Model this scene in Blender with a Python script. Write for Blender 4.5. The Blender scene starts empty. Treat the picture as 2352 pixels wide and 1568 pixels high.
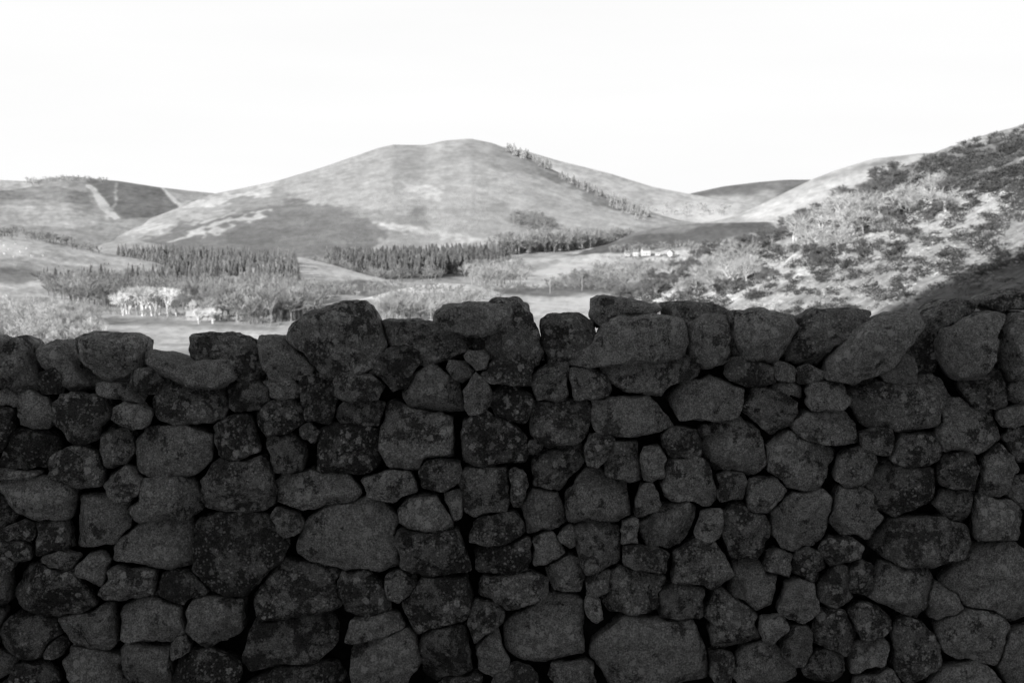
import bpy, math, random
import numpy as np
from mathutils import Vector
random.seed(7); rng=np.random.default_rng(7)
F=3231.0; PITCH=math.radians(3.97); CZ=1.6
cp,sp=math.cos(PITCH),math.sin(PITCH)
scene=bpy.context.scene; col=scene.collection

def tanv(py):
    v=(784-np.asarray(py,float))/F
    return (v*cp-sp)/(cp+v*sp)
def XZ(px,py,y):
    v=(784-py)/F; dep=y/(cp+v*sp)
    return (px-1176)/F*dep, CZ+y*tanv(py)
def proj(x,y,z):
    dep=y*cp-(z-CZ)*sp; up=y*sp+(z-CZ)*cp
    dep=np.where(dep<0.5,0.5,dep)
    return 1176+F*x/dep, 784-F*up/dep
def hsh(a,b,c):
    v=np.sin(a*127.1+b*311.7+c*74.7)*43758.5453
    return v-np.floor(v)
def vn(x,y,z):
    x=np.asarray(x,float);y=np.asarray(y,float)+0*x;z=np.asarray(z,float)+0*x
    i,j,k=np.floor(x),np.floor(y),np.floor(z)
    u,v,w=x-i,y-j,z-k
    u=u*u*(3-2*u);v=v*v*(3-2*v);w=w*w*(3-2*w)
    r=0
    for a in (0,1):
        for b in (0,1):
            for c in (0,1):
                r=r+hsh(i+a,j+b,k+c)*(u if a else 1-u)*(v if b else 1-v)*(w if c else 1-w)
    return r*2-1
def fbm(x,y,z=0.0,o=4):
    r=0;a=1.0;f=1.0
    for n in range(o):
        x2=x*.8-y*.6;y2=x*.6+y*.8;x,y=x2,y2
        r=r+a*vn(x*f+n*17.3,y*f+n*5.1,z*f+n*9.7);a*=.5;f*=2.03
    return r
def pip(poly,X,Y):
    inside=np.zeros(np.shape(X),bool);n=len(poly)
    for i in range(n):
        x1,y1=poly[i];x2,y2=poly[(i+1)%n]
        if y1==y2: continue
        c=((y1>Y)!=(y2>Y))&(X<(x2-x1)*(Y-y1)/(y2-y1)+x1)
        inside^=c
    return inside
def mkmesh(name,V,Fc,smooth=True,tone=None,mat=None):
    me=bpy.data.meshes.new(name)
    V=np.asarray(V,float)
    me.from_pydata(V.tolist(),[],Fc.tolist() if isinstance(Fc,np.ndarray) else Fc)
    if smooth: me.polygons.foreach_set('use_smooth',[True]*len(me.polygons))
    if tone is not None:
        at=me.attributes.new('tone','FLOAT','POINT')
        at.data.foreach_set('value',np.asarray(tone,np.float32)+np.zeros(len(V),np.float32))
    if mat: me.materials.append(mat)
    me.update()
    return me
def obj(name,me,loc=(0,0,0),parent=None,**kw):
    o=bpy.data.objects.new(name,me); o.location=loc
    if parent: o.parent=parent
    col.objects.link(o)
    for k,v in kw.items(): o[k]=v
    return o

# ------------------------------------------------------------ materials
class NT:
    def __init__(s,name):
        s.m=bpy.data.materials.new(name); s.m.use_nodes=True; s.t=s.m.node_tree
        s.b=s.t.nodes['Principled BSDF']; s.b.inputs['Roughness'].default_value=.95
        s.b.inputs['Specular IOR Level'].default_value=.1
    def n(s,ty,**k):
        a=s.t.nodes.new(ty)
        for q,v in k.items(): setattr(a,q,v)
        return a
    def l(s,a,b): s.t.links.new(a,b)
    def math(s,op,a,b=None,c=None):
        m=s.n('ShaderNodeMath',operation=op)
        for i,v in enumerate((a,b,c)):
            if v is None: continue
            if isinstance(v,(int,float)): m.inputs[i].default_value=v
            else: s.l(v,m.inputs[i])
        return m.outputs[0]
    def noise(s,vec,scale,detail=5,rough=.6):
        a=s.n('ShaderNodeTexNoise'); a.inputs['Scale'].default_value=scale
        a.inputs['Detail'].default_value=detail; a.inputs['Roughness'].default_value=rough
        if vec is not None: s.l(vec,a.inputs['Vector'])
        return a.outputs['Fac']
    def ramp(s,v,a,b,lo=0.,hi=1.):
        r=s.n('ShaderNodeMapRange'); r.interpolation_type='SMOOTHSTEP'
        s.l(v,r.inputs[0]); r.inputs[1].default_value=a;r.inputs[2].default_value=b
        r.inputs[3].default_value=lo;r.inputs[4].default_value=hi
        return r.outputs[0]
    def grey(s,v):
        c=s.n('ShaderNodeCombineColor')
        for i in range(3): s.l(v,c.inputs[i])
        s.l(c.outputs[0],s.b.inputs['Base Color'])
    def bump(s,h,st,d):
        b=s.n('ShaderNodeBump'); b.inputs['Strength'].default_value=st;b.inputs['Distance'].default_value=d
        s.l(h,b.inputs['Height']); s.l(b.outputs[0],s.b.inputs['Normal'])

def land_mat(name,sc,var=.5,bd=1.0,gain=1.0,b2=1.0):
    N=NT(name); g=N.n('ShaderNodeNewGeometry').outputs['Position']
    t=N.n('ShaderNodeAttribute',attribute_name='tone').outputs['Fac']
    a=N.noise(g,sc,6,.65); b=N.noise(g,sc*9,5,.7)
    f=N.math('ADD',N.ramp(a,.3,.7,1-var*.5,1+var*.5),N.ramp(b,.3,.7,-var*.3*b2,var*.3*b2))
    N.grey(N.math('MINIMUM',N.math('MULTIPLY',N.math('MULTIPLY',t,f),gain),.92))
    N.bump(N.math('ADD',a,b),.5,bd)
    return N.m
def tone_mat(name,var=.3,sc=2.0,objrand=0.0):
    N=NT(name); tc=N.n('ShaderNodeTexCoord').outputs['Object']
    t=N.n('ShaderNodeAttribute',attribute_name='tone').outputs['Fac']
    f=N.ramp(N.noise(tc,sc),.3,.7,1-var,1+var)
    v=N.math('MULTIPLY',t,f)
    if objrand:
        r=N.n('ShaderNodeObjectInfo').outputs['Random']
        v=N.math('MULTIPLY',v,N.ramp(r,0,1,1-objrand,1+objrand))
    N.grey(v); return N.m
def plain_mat(name,v,var=.12,sc=1.5):
    N=NT(name); tc=N.n('ShaderNodeTexCoord').outputs['Object']
    N.grey(N.ramp(N.noise(tc,sc),.3,.7,v*(1-var),v*(1+var))); return N.m

def stone_mat():
    N=NT('lichened_stone'); N.b.inputs['Roughness'].default_value=.9
    g=N.n('ShaderNodeNewGeometry').outputs['Position']
    t=N.n('ShaderNodeAttribute',attribute_name='tone').outputs['Fac']
    sc=N.n('ShaderNodeVectorMath',operation='SCALE'); sc.inputs[0].default_value=(37,51,23); N.l(t,sc.inputs['Scale'])
    ad=N.n('ShaderNodeVectorMath',operation='ADD'); N.l(g,ad.inputs[0]); N.l(sc.outputs[0],ad.inputs[1])
    P=ad.outputs[0]
    big=N.noise(P,11,9,.78); mid=N.noise(P,38,7,.78); fine=N.noise(P,210,4,.85); mask=N.noise(P,4,3,.5)
    base=N.ramp(t,0,1,.32,.58)
    thr=N.math('ADD',big,N.math('MULTIPLY',N.math('SUBTRACT',t,.5),.12))
    crust=N.ramp(thr,.455,.480,.32,1.0)
    v=N.math('MULTIPLY',base,crust)
    v=N.math('MULTIPLY',v,N.ramp(mid,.32,.68,.6,1.4))
    v=N.math('MULTIPLY',v,N.ramp(fine,.36,.64,.4,1.6))
    def lich(s,w,lo,hi,add):
        vo=N.n('ShaderNodeTexVoronoi'); vo.inputs['Scale'].default_value=s
        dv=N.n('ShaderNodeVectorMath',operation='ADD'); N.l(P,dv.inputs[0])
        ns=N.n('ShaderNodeTexNoise'); ns.inputs['Scale'].default_value=s*2.5; N.l(P,ns.inputs['Vector'])
        sc2=N.n('ShaderNodeVectorMath',operation='SCALE'); N.l(ns.outputs['Color'],sc2.inputs[0]); sc2.inputs['Scale'].default_value=.8/s
        N.l(sc2.outputs[0],dv.inputs[1]); N.l(dv.outputs[0],vo.inputs['Vector'])
        d=N.ramp(vo.outputs['Distance'],w*.75,w,1,0)
        se=N.n('ShaderNodeSeparateColor'); N.l(vo.outputs['Color'],se.inputs[0])
        pick=N.ramp(se.outputs[0],.5,.6,0,1)
        m=N.ramp(mask,lo,hi,0,1)
        return N.math('MULTIPLY',N.math('MULTIPLY',N.math('MULTIPLY',d,pick),m),add)
    v=N.math('ADD',v,N.math('MULTIPLY',lich(32,.42,.46,.55,.55),N.ramp(fine,.3,.7,.5,1.4)))
    v=N.math('ADD',v,N.math('MULTIPLY',lich(85,.40,.36,.48,.40),N.ramp(mid,.3,.7,.5,1.4)))
    N.grey(N.math('MINIMUM',v,.95))
    h=N.math('ADD',N.math('MULTIPLY',mid,1.0),N.math('MULTIPLY',fine,.45))
    h=N.math('ADD',h,N.math('MULTIPLY',crust,.25))
    N.bump(h,1.0,.024)
    return N.m
M_STONE=stone_mat()
M_CORE=plain_mat('dark_rubble',.03,.4,30)
M_NEAR=land_mat('rough_pasture',.5,.6,.15)
M_MID=land_mat('valley_pasture',.02,.4,2)
M_FAR=land_mat('far_moorland',.03,.26,3)  # low tone contrast stands in for haze over the distant hills
M_CON=tone_mat('conifer_needles',.3,.2)
M_CONI=tone_mat('conifer_needles_single',.3,3,.2)
M_TWIG=tone_mat('winter_twigs',.25,3,.25)
M_TWIGS=tone_mat('winter_wood',.3,.15)
M_BARK=tone_mat('pale_bark',.3,8)
M_BUSH=tone_mat('heather_and_gorse',.35,.15)
M_WHITE=plain_mat('whitewash',.68,.08)
M_HARL=plain_mat('grey_harling',.45,.1)
M_PALE=plain_mat('pale_sheet_roof',.62,.1)
M_SLATE=plain_mat('slate',.28)
M_GLASS=plain_mat('dark_window',.2)
M_WOODP=plain_mat('weathered_pole',.45)
M_WOOL=plain_mat('wool',.85)

# ------------------------------------------------------------ ground
GY=[-2000,7,30,100,260,400,700,1000,1300,1600,2500,6000,20000]
GZ=[0,0,-2.4,-9.5,-22,-25,-25,-22,-17,-12,-6,-3,-3]
def G(y): return np.interp(y,GY,GZ)
SURF={}
def blur2(T,k):
    for _ in range(k):
        T=np.pad(T,1,'edge'); T=(T[:-2,1:-1]+T[2:,1:-1]+2*T[1:-1,1:-1])/4
        T=np.pad(T,((0,0),(1,1)),'edge'); T=(T[:,:-2]+T[:,2:]+2*T[:,1:-1])/4
    return T
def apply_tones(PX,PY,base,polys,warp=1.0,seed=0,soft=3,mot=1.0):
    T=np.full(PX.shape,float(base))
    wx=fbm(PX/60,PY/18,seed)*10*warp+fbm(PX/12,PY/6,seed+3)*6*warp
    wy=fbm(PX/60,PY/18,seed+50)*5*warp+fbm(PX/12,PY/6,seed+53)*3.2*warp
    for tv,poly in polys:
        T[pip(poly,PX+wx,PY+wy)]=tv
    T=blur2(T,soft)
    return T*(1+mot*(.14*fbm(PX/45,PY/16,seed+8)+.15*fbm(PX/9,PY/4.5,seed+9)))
def gridfaces(n,m):
    a=np.arange(n*m).reshape(m,n)
    return np.stack([a[:-1,:-1],a[:-1,1:],a[1:,1:],a[1:,:-1]],-1).reshape(-1,4)
def smooth1(a,k):
    if k<2: return a
    w=np.hanning(k+2)[1:-1]; w/=w.sum()
    return np.convolve(np.pad(a,(k//2,k-1-k//2),'edge'),w,'valid')
def hill(name,crest,foot,mat,px0,px1,n,m,amp,ns,base,polys=(),seed=0,lin=.7,ksm=7,fpy=None,warp=1.0,back=.5,power=1.0,soft=3,rough=0.0,mot=1.0):
    px=np.linspace(px0,px1,n)
    cpy=smooth1(np.interp(px,[c[0] for c in crest],[c[1] for c in crest]),ksm)
    cy=np.interp(px,[c[0] for c in crest],[c[2] for c in crest])
    fy=smooth1(np.interp(px,[c[0] for c in foot],[c[1] for c in foot]),ksm)
    zc=CZ+cy*tanv(cpy)
    if fpy is None: zf=G(fy)-2.5
    else: zf=CZ+fy*tanv(np.interp(px,[c[0] for c in fpy],[c[1] for c in fpy]))
    zc=np.maximum(zc,zf+.5) if fpy is None else zc
    nb=max(8,m//5); t=np.concatenate([[-.08],np.linspace(0,1,m),1+np.linspace(0,1,nb+1)[1:]*back])
    T=t[:,None]; tt=np.clip(T,0,1)
    g=lin*tt**power+(1-lin)*tt*tt*(3-2*tt)
    Y=fy+(cy-fy)*T
    Z=zf+(zc-zf)*g
    ub=np.clip((T-1)/back,0,1)
    Z=Z-np.where(T>1,(zc-zf+6)*(ub*ub*.6+ub*.4),0)
    Z=Z-np.where(T<0,8,0)
    X=(px-1176)/F*Y
    e=np.clip(4*tt*(1-tt),0,1)
    Z=Z+amp*fbm(X/ns,Y/ns,seed,5)*(.06+.94*e)
    if rough: Z=Z+rough*fbm(X/1.6,Y/2.2,seed+5,3)*np.clip(Y/120,.25,1.5)
    PX,PY=proj(X,Y,Z)
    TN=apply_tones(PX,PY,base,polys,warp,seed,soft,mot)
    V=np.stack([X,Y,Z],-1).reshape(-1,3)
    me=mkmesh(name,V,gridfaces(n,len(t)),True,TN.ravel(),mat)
    o=obj(name,me,kind='structure')
    sl=slice(1,m+1)
    SURF[name]=(PX[sl].ravel(),PY[sl].ravel(),np.stack([X[sl],Y[sl],Z[sl]],-1).reshape(-1,3))
    return o
def on(name,px,py):
    A,B,P=SURF[name]; i=np.argmin((A-px)**2+((B-py)*1.5)**2); return P[i]

v=np.linspace(-1,1,521); U=.34*v+.66*v**3
ys=np.concatenate([-np.geomspace(400,3,40),np.linspace(-2,10,13),np.geomspace(11,9000,420)])
Yg=ys[:,None]+0*U[None]; Xg=U[None]*(25+np.abs(Yg)*1.25)
Zg=G(Yg)+np.where(Yg>12,fbm(Xg/60,Yg/60,3,4)*np.clip((Yg-12)/200,0,1)*1.3,fbm(Xg/5,Yg/5,1,3)*.05)
PXg,PYg=proj(Xg,Yg,Zg)
gp=[(.6,[(-200,600),(2400,600),(2400,690),(-200,690)]),
    (.62,[(-200,690),(2400,690),(2400,900),(-200,900)]),
    (.75,[(200,740),(640,762),(640,800),(200,800)]),
    (.45,[(200,726),(640,748),(640,760),(200,740)]),
    (.30,[(720,650),(880,655),(960,668),(880,680),(760,676)]),
    (.88,[(1180,640),(1300,600),(1420,590),(1400,612),(1290,640),(1240,665),(1120,660)]),
    (.26,[(1090,664),(1420,656),(1440,668),(1250,680),(1100,676)]),
    (.92,[(1210,688),(1400,678),(1420,705),(1220,730)]),
    (.8,[(1100,600),(1250,590),(1300,596),(1180,612)])]
TG=apply_tones(PXg,PYg,.45,gp,.6,4,1); TG[Yg<8]=.5
gm=mkmesh('ground',np.stack([Xg,Yg,Zg],-1).reshape(-1,3),gridfaces(len(U),len(ys)),True,TG.ravel(),M_MID)
obj('ground',gm,kind='structure')
s=Yg.ravel()>12
SURF['ground']=(PXg.ravel()[s],PYg.ravel()[s],np.stack([Xg,Yg,Zg],-1).reshape(-1,3)[s])

# hills, far to near
hill('dark_far_hill',[(1300,500,4600),(1500,468,4600),(1590,443,4600),(1660,428,4600),(1740,418,4600),(1800,413,4600),(1870,413,4600),(1960,420,4600),(2200,450,4600)],
     [(1300,3700),(2200,3700)],M_FAR,1300,2200,220,50,4,300,.25,[(.5,[(1500,470),(1600,450),(1700,448),(1780,440),(1760,475),(1500,500)])],seed=1)
hill('back_ridge',[(700,470,3300),(900,400,3300),(1060,345,3300),(1160,337,3300),(1210,348,3300),(1280,369,3300),(1400,399,3300),(1500,430,3300),(1590,447,3300),(1680,463,3200),(1780,475,3100),(1900,500,3000)],
     [(700,2500),(1900,2300)],M_FAR,700,1900,300,60,5,260,.76,[(.9,[(1500,470),(1700,470),(1700,510),(1480,500)])],seed=2)
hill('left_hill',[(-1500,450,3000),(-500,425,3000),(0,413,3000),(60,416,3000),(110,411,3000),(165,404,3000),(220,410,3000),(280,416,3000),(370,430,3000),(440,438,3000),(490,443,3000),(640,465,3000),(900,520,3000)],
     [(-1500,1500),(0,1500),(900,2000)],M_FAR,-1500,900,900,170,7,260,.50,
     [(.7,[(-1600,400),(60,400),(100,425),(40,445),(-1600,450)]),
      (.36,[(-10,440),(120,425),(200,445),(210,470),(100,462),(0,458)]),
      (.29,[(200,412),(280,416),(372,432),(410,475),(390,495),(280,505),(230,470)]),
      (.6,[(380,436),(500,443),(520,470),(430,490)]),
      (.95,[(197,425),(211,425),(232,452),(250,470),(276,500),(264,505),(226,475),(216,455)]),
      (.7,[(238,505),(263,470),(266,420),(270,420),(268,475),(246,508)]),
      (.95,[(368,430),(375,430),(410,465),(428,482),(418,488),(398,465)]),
      (.62,[(-50,470),(150,475),(230,500),(220,520),(-50,520)])],seed=3,warp=.3,soft=1,mot=1.1)
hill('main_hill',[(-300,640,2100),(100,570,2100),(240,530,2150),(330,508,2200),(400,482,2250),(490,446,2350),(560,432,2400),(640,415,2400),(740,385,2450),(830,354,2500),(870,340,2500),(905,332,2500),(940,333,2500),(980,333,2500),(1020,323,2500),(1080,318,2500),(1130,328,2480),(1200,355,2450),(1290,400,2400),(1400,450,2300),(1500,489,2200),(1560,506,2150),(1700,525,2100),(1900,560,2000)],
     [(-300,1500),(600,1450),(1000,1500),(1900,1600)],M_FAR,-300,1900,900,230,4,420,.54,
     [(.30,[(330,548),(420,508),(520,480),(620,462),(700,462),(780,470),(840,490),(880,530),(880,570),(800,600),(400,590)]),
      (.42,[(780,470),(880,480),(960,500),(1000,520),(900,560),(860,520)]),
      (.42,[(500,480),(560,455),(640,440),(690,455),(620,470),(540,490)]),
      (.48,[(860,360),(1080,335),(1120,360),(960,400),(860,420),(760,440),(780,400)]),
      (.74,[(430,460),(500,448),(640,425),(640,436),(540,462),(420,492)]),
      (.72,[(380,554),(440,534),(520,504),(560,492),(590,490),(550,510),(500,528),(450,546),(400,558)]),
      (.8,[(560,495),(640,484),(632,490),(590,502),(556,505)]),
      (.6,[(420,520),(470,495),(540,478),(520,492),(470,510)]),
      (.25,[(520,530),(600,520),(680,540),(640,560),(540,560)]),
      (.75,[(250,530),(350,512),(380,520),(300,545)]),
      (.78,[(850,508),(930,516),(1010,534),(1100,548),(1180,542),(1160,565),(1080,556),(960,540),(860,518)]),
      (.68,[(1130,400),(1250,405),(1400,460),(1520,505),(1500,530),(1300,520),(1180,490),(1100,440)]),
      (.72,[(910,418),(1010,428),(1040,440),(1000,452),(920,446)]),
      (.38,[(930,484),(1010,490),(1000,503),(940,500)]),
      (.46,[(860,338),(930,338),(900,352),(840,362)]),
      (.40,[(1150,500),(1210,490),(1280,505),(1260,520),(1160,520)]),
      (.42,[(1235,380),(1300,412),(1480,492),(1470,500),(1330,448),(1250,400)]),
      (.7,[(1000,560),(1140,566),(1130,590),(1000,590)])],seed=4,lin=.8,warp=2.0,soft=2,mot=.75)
hill('right_hill',[(1500,540,2000),(1600,518,2000),(1690,495,2000),(1770,458,2000),(1860,413,2000),(1920,390,2000),(2000,365,2000),(2060,358,2000),(2110,352,2000),(2200,350,2000),(2600,380,2000),(3500,450,2000)],
     [(1500,1500),(3500,1300)],M_FAR,1500,3500,360,90,6,220,.64,
     [(.46,[(1850,415),(1960,382),(2100,354),(2100,372),(1940,400)]),(.78,[(1760,470),(1900,420),(1960,420),(1820,480),(1700,505)])],seed=5)
hill('dark_field_rise',[(1150,600,1550),(1250,590,1550),(1330,576,1550),(1400,560,1550),(1450,536,1550),(1520,521,1550),(1600,513,1550),(1760,510,1550),(1900,520,1550),(2300,540,1550)],
     [(1150,1380),(2300,1300)],M_MID,1150,2300,300,60,1,80,.7,
     [(.17,[(1290,586),(1400,560),(1450,535),(1600,500),(1780,500),(1780,525),(1660,552),(1540,570),(1420,582)]),
      (.3,[(1440,525),(1600,505),(1700,505),(1600,525),(1450,545)])],seed=6)
hill('wooded_rise',[(-200,600,1250),(200,598,1250),(350,585,1250),(500,588,1250),(620,598,1250),(700,612,1250),(760,635,1200),(850,660,1150)],
     [(-200,1050),(850,1000)],M_MID,-200,850,220,40,1,60,.35,[(.75,[(200,540),(340,530),(380,590),(200,600)])],seed=7)
hill('left_pasture_rise',[(-1500,480,1000),(-400,505,1000),(0,530,1000),(60,540,1000),(150,560,1000),(250,583,1000),(360,603,950),(450,640,900),(560,700,900)],
     [(-1500,640),(560,700)],M_MID,-1500,560,400,90,2.0,70,.66,
     [(.88,[(-300,520),(60,535),(140,562),(90,590),(-300,590)]),(.30,[(-300,612),(60,612),(100,628),(60,650),(-300,650)]),
      (.8,[(150,565),(250,585),(340,605),(250,612),(150,600)])],seed=8)
hill('bright_field_rise',[(560,625,920),(640,592,920),(690,590,920),(760,607,920),(830,628,900),(900,645,880),(1000,668,860),(1100,700,850)],
     [(560,700),(1100,700)],M_MID,560,1100,160,50,.6,50,.9,
     [(.30,[(720,650),(830,646),(920,652),(960,680),(740,690)]),(.4,[(500,600),(676,585),(690,640),(700,720),(500,720)])],seed=9)
hill('white_field_rise',[(820,690,620),(900,668,620),(960,656,620),(1020,650,620),(1080,654,620),(1150,672,620),(1230,699,620),(1330,725,600)],
     [(820,500),(1330,480)],M_MID,820,1330,160,50,.7,30,.92,[(.42,[(820,695),(900,676),(1000,672),(1080,686),(1120,698),(1100,712),(800,712)])],seed=10)
hill('valley_knoll',[(1180,690,900),(1240,662,900),(1290,640,900),(1340,632,900),(1400,640,900),(1460,655,900),(1540,690,900)],
     [(1180,800),(1540,790)],M_MID,1180,1540,110,40,1,40,.5,[],seed=12)
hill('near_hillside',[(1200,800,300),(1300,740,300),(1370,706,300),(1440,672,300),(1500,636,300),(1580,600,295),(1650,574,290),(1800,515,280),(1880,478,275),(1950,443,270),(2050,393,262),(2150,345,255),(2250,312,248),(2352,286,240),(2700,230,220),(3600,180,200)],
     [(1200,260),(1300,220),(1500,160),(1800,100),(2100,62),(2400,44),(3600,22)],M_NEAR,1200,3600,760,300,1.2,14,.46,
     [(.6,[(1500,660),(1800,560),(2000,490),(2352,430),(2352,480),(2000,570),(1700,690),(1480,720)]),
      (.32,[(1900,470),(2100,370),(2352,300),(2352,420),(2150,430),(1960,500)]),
      (.22,[(1960,760),(2030,715),(2130,670),(2250,610),(2420,540),(3600,500),(3600,900),(1900,900)])],  # cast-shadow wedge at the hillside foot, darkened into the ground tone
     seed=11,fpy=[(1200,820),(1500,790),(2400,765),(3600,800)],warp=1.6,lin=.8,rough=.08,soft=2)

# shaded brae behind the viewer: keeps the wall and the foot of the hillside out of the sun
EL=math.radians(18);AZ=math.atan2(-.6,-.8);KT=math.tan(EL)/.8
need=[]
for a,b in ((1960,720),(2060,690),(2160,645),(2250,605),(2352,562)):
    p=on('near_hillside',a,b);need.append((p[0]-.75*(p[1]+50),p[2]+KT*(p[1]+50),p[1]))
need.sort();print('BRAE',need)
xs=np.linspace(-320,260,240); yb=np.concatenate([np.linspace(-9,-52,40),np.linspace(-56,-260,30)])
XB,YB=np.meshgrid(xs,yb)
Hc=np.interp(xs,[q[0] for q in need],[np.clip(q[1],36,78) for q in need])
Hc=np.convolve(np.pad(Hc,10,'edge'),np.ones(21)/21,'valid')[None]
tb=np.clip((-YB-9)/41,0,1)
ZB=Hc*(tb**1.15)+fbm(XB/9,YB/9,2,5)*2.2*tb-np.clip((-YB-60)/200,0,1)*30-.3
mB=mkmesh('shaded_brae',np.stack([XB,YB,ZB],-1).reshape(-1,3),gridfaces(len(xs),len(yb)),True,.42,M_NEAR)
obj('shaded_brae',mB,kind='structure')

# ------------------------------------------------------------ plants
def tube(V,Fc,a,b,ra,rb,n=4):
    a=np.array(a,float);b=np.array(b,float);d=b-a;d/=np.linalg.norm(d)+1e-9
    u=np.cross(d,[.3,.9,.2]);u/=np.linalg.norm(u);w=np.cross(d,u);k=len(V)
    for c,r in ((a,ra),(b,rb)):
        for i in range(n):
            t=2*math.pi*i/n;V.append(c+(u*math.cos(t)+w*math.sin(t))*r)
    for i in range(n): Fc.append([k+i,k+(i+1)%n,k+n+(i+1)%n,k+n+i])
def bare_tree(seed,spread=.5,ntw=22,depth=4,width=.007,stems=1,tl=(.05,.11)):
    r=np.random.default_rng(seed);V=[];Fc=[];tv=[];tf=[]
    def rec(p,d,L,rad,k):
        q=p+d*L; tube(V,Fc,p,q,rad,rad*.66,5 if k==depth else 3)
        if k<=2:
            for _ in range(ntw):
                s=p+(q-p)*r.uniform(.1,1.1)
                e=d*.9+r.normal(0,.6,3)+np.array([0,0,.3]);e/=np.linalg.norm(e)
                l=r.uniform(*tl);w=r.normal(0,1,3);w/=np.linalg.norm(w)
                kk=len(tv);tv.extend([s-w*width*.5,s+w*width*.5,s+e*l+r.normal(0,.006,3)]);tf.append([kk,kk+1,kk+2])
        if k==0: return
        nb=r.integers(2,4) if k<depth else r.integers(3,5)
        for _ in range(nb):
            e=d+r.normal(0,spread,3)+np.array([0,0,.12]);e/=np.linalg.norm(e)
            rec(p+(q-p)*r.uniform(.65,1),e,L*r.uniform(.62,.85),rad*.62,k-1)
    for s in range(stems):
        a=r.uniform(0,6.28);o=np.array([math.cos(a),math.sin(a),0])*.03*(stems>1)
        d=np.array([o[0]*4,o[1]*4,1.]);d/=np.linalg.norm(d)
        rec(o,d,.27,.018,depth)
    V=np.array(V);tv=np.array(tv);h=tv[:,2].max();return V/h,Fc,tv/h,tf
def conifer(seed,layers=8,sides=9,rad=.19):
    r=np.random.default_rng(seed);V=[];Fc=[]
    for i in range(layers):
        z0=.10+.86*i/layers; z1=min(1,z0+.24); R=rad*(1-.9*i/layers)*r.uniform(.8,1.15)
        k=len(V);ph=r.uniform(0,6)
        for j in range(sides*2):
            t=ph+math.pi*j/sides; q=R*(1.0 if j%2 else .5)*r.uniform(.75,1.25)
            V.append([q*math.cos(t),q*math.sin(t),z0+r.uniform(-.03,.02)+(0.03 if j%2==0 else 0)])
        V.append([r.uniform(-.01,.01),r.uniform(-.01,.01),z1])
        for j in range(sides*2): Fc.append([k+j,k+(j+1)%(sides*2),k+sides*2])
    return np.array(V),Fc
def trunk_mesh(h=.3):
    V=[];Fc=[];tube(V,Fc,(0,0,0),(0,0,h),.016,.011,6);return np.array(V),Fc
def bush(seed,n=40,flat=.7):
    r=np.random.default_rng(seed);V=[];Fc=[]
    cl=[(r.uniform(-.3,.3),r.uniform(-.3,.3),r.uniform(.2,.5)) for _ in range(4)]
    for _ in range(n):
        c=cl[r.integers(4)];d=r.normal(0,1,3);d/=np.linalg.norm(d)
        p=np.array(c)+d*r.uniform(.14,.32)*np.array([1,1,flat]);p[2]=max(p[2],.02)
        a=r.normal(0,1,3);a/=np.linalg.norm(a);b=np.cross(a,d);k=len(V)
        V+= [p-a*.08,p+a*.08,p+b*.13+d*.06];Fc.append([k,k+1,k+2])
    return np.array(V),Fc
def scatter(name,units,pts,hs,tone,mat,tvar=.3,wide=1.0,**kw):
    VV=[];FF=[];TT=[];k=0
    for p,h in zip(pts,hs):
        V,Fc=units[rng.integers(len(units))];a=rng.uniform(0,6.28);c,s_=math.cos(a),math.sin(a)
        w=h*rng.uniform(.85,1.2)*wide
        X=(V[:,0]*c-V[:,1]*s_)*w+p[0];Y=(V[:,0]*s_+V[:,1]*c)*w+p[1];Z=V[:,2]*h+p[2]-.03*h
        VV.append(np.stack([X,Y,Z],-1));FF.extend((Fc+k).tolist() if isinstance(Fc,np.ndarray) else [[i+k for i in f] for f in Fc]);k+=len(V)
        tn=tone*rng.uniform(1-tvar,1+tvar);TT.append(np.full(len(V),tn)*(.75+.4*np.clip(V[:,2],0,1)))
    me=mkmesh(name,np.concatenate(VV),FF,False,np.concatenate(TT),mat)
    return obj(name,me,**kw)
def rpts(surf,poly,n):
    xs_=[p[0] for p in poly];y_=[p[1] for p in poly];out=[]
    while len(out)<n:
        a=rng.uniform(min(xs_),max(xs_));b=rng.uniform(min(y_),max(y_))
        if pip(poly,np.array([a]),np.array([b]))[0]: out.append(on(surf,a,b)+np.array([rng.uniform(-1.5,1.5),rng.uniform(-3,3),0]) if surf!='near_hillside' else on(surf,a,b))
    return out
con_u=[(a,np.array(b)) for a,b in (conifer(i,7,6,.18) for i in range(6))]
small=[bare_tree(60+i,.5,8,3,.011) for i in range(6)]
small_u=[(np.concatenate([a,c]),b+[[i+len(a) for i in f] for f in d]) for a,b,c,d in small]

W=lambda nm,lab,cat,units,surf,poly,n,h0,h1,tone,mat,wide=1.0,tv=.3: scatter(nm,units,rpts(surf,poly,n),rng.uniform(h0,h1,n),tone,mat,tv,wide,kind='stuff',label=lab,category=cat)
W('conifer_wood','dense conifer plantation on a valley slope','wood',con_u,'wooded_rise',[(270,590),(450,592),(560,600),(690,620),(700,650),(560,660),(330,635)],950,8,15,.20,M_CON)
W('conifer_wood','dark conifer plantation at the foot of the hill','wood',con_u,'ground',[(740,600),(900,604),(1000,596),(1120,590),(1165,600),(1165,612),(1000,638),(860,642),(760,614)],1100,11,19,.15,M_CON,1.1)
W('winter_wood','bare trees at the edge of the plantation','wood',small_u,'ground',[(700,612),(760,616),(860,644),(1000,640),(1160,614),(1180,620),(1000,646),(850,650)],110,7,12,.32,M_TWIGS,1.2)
W('conifer_wood','strip of conifers climbing the lower hill','wood',con_u,'main_hill',[(1130,572),(1280,560),(1450,553),(1450,562),(1300,578),(1140,586)],130,13,20,.26,M_CON)
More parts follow.
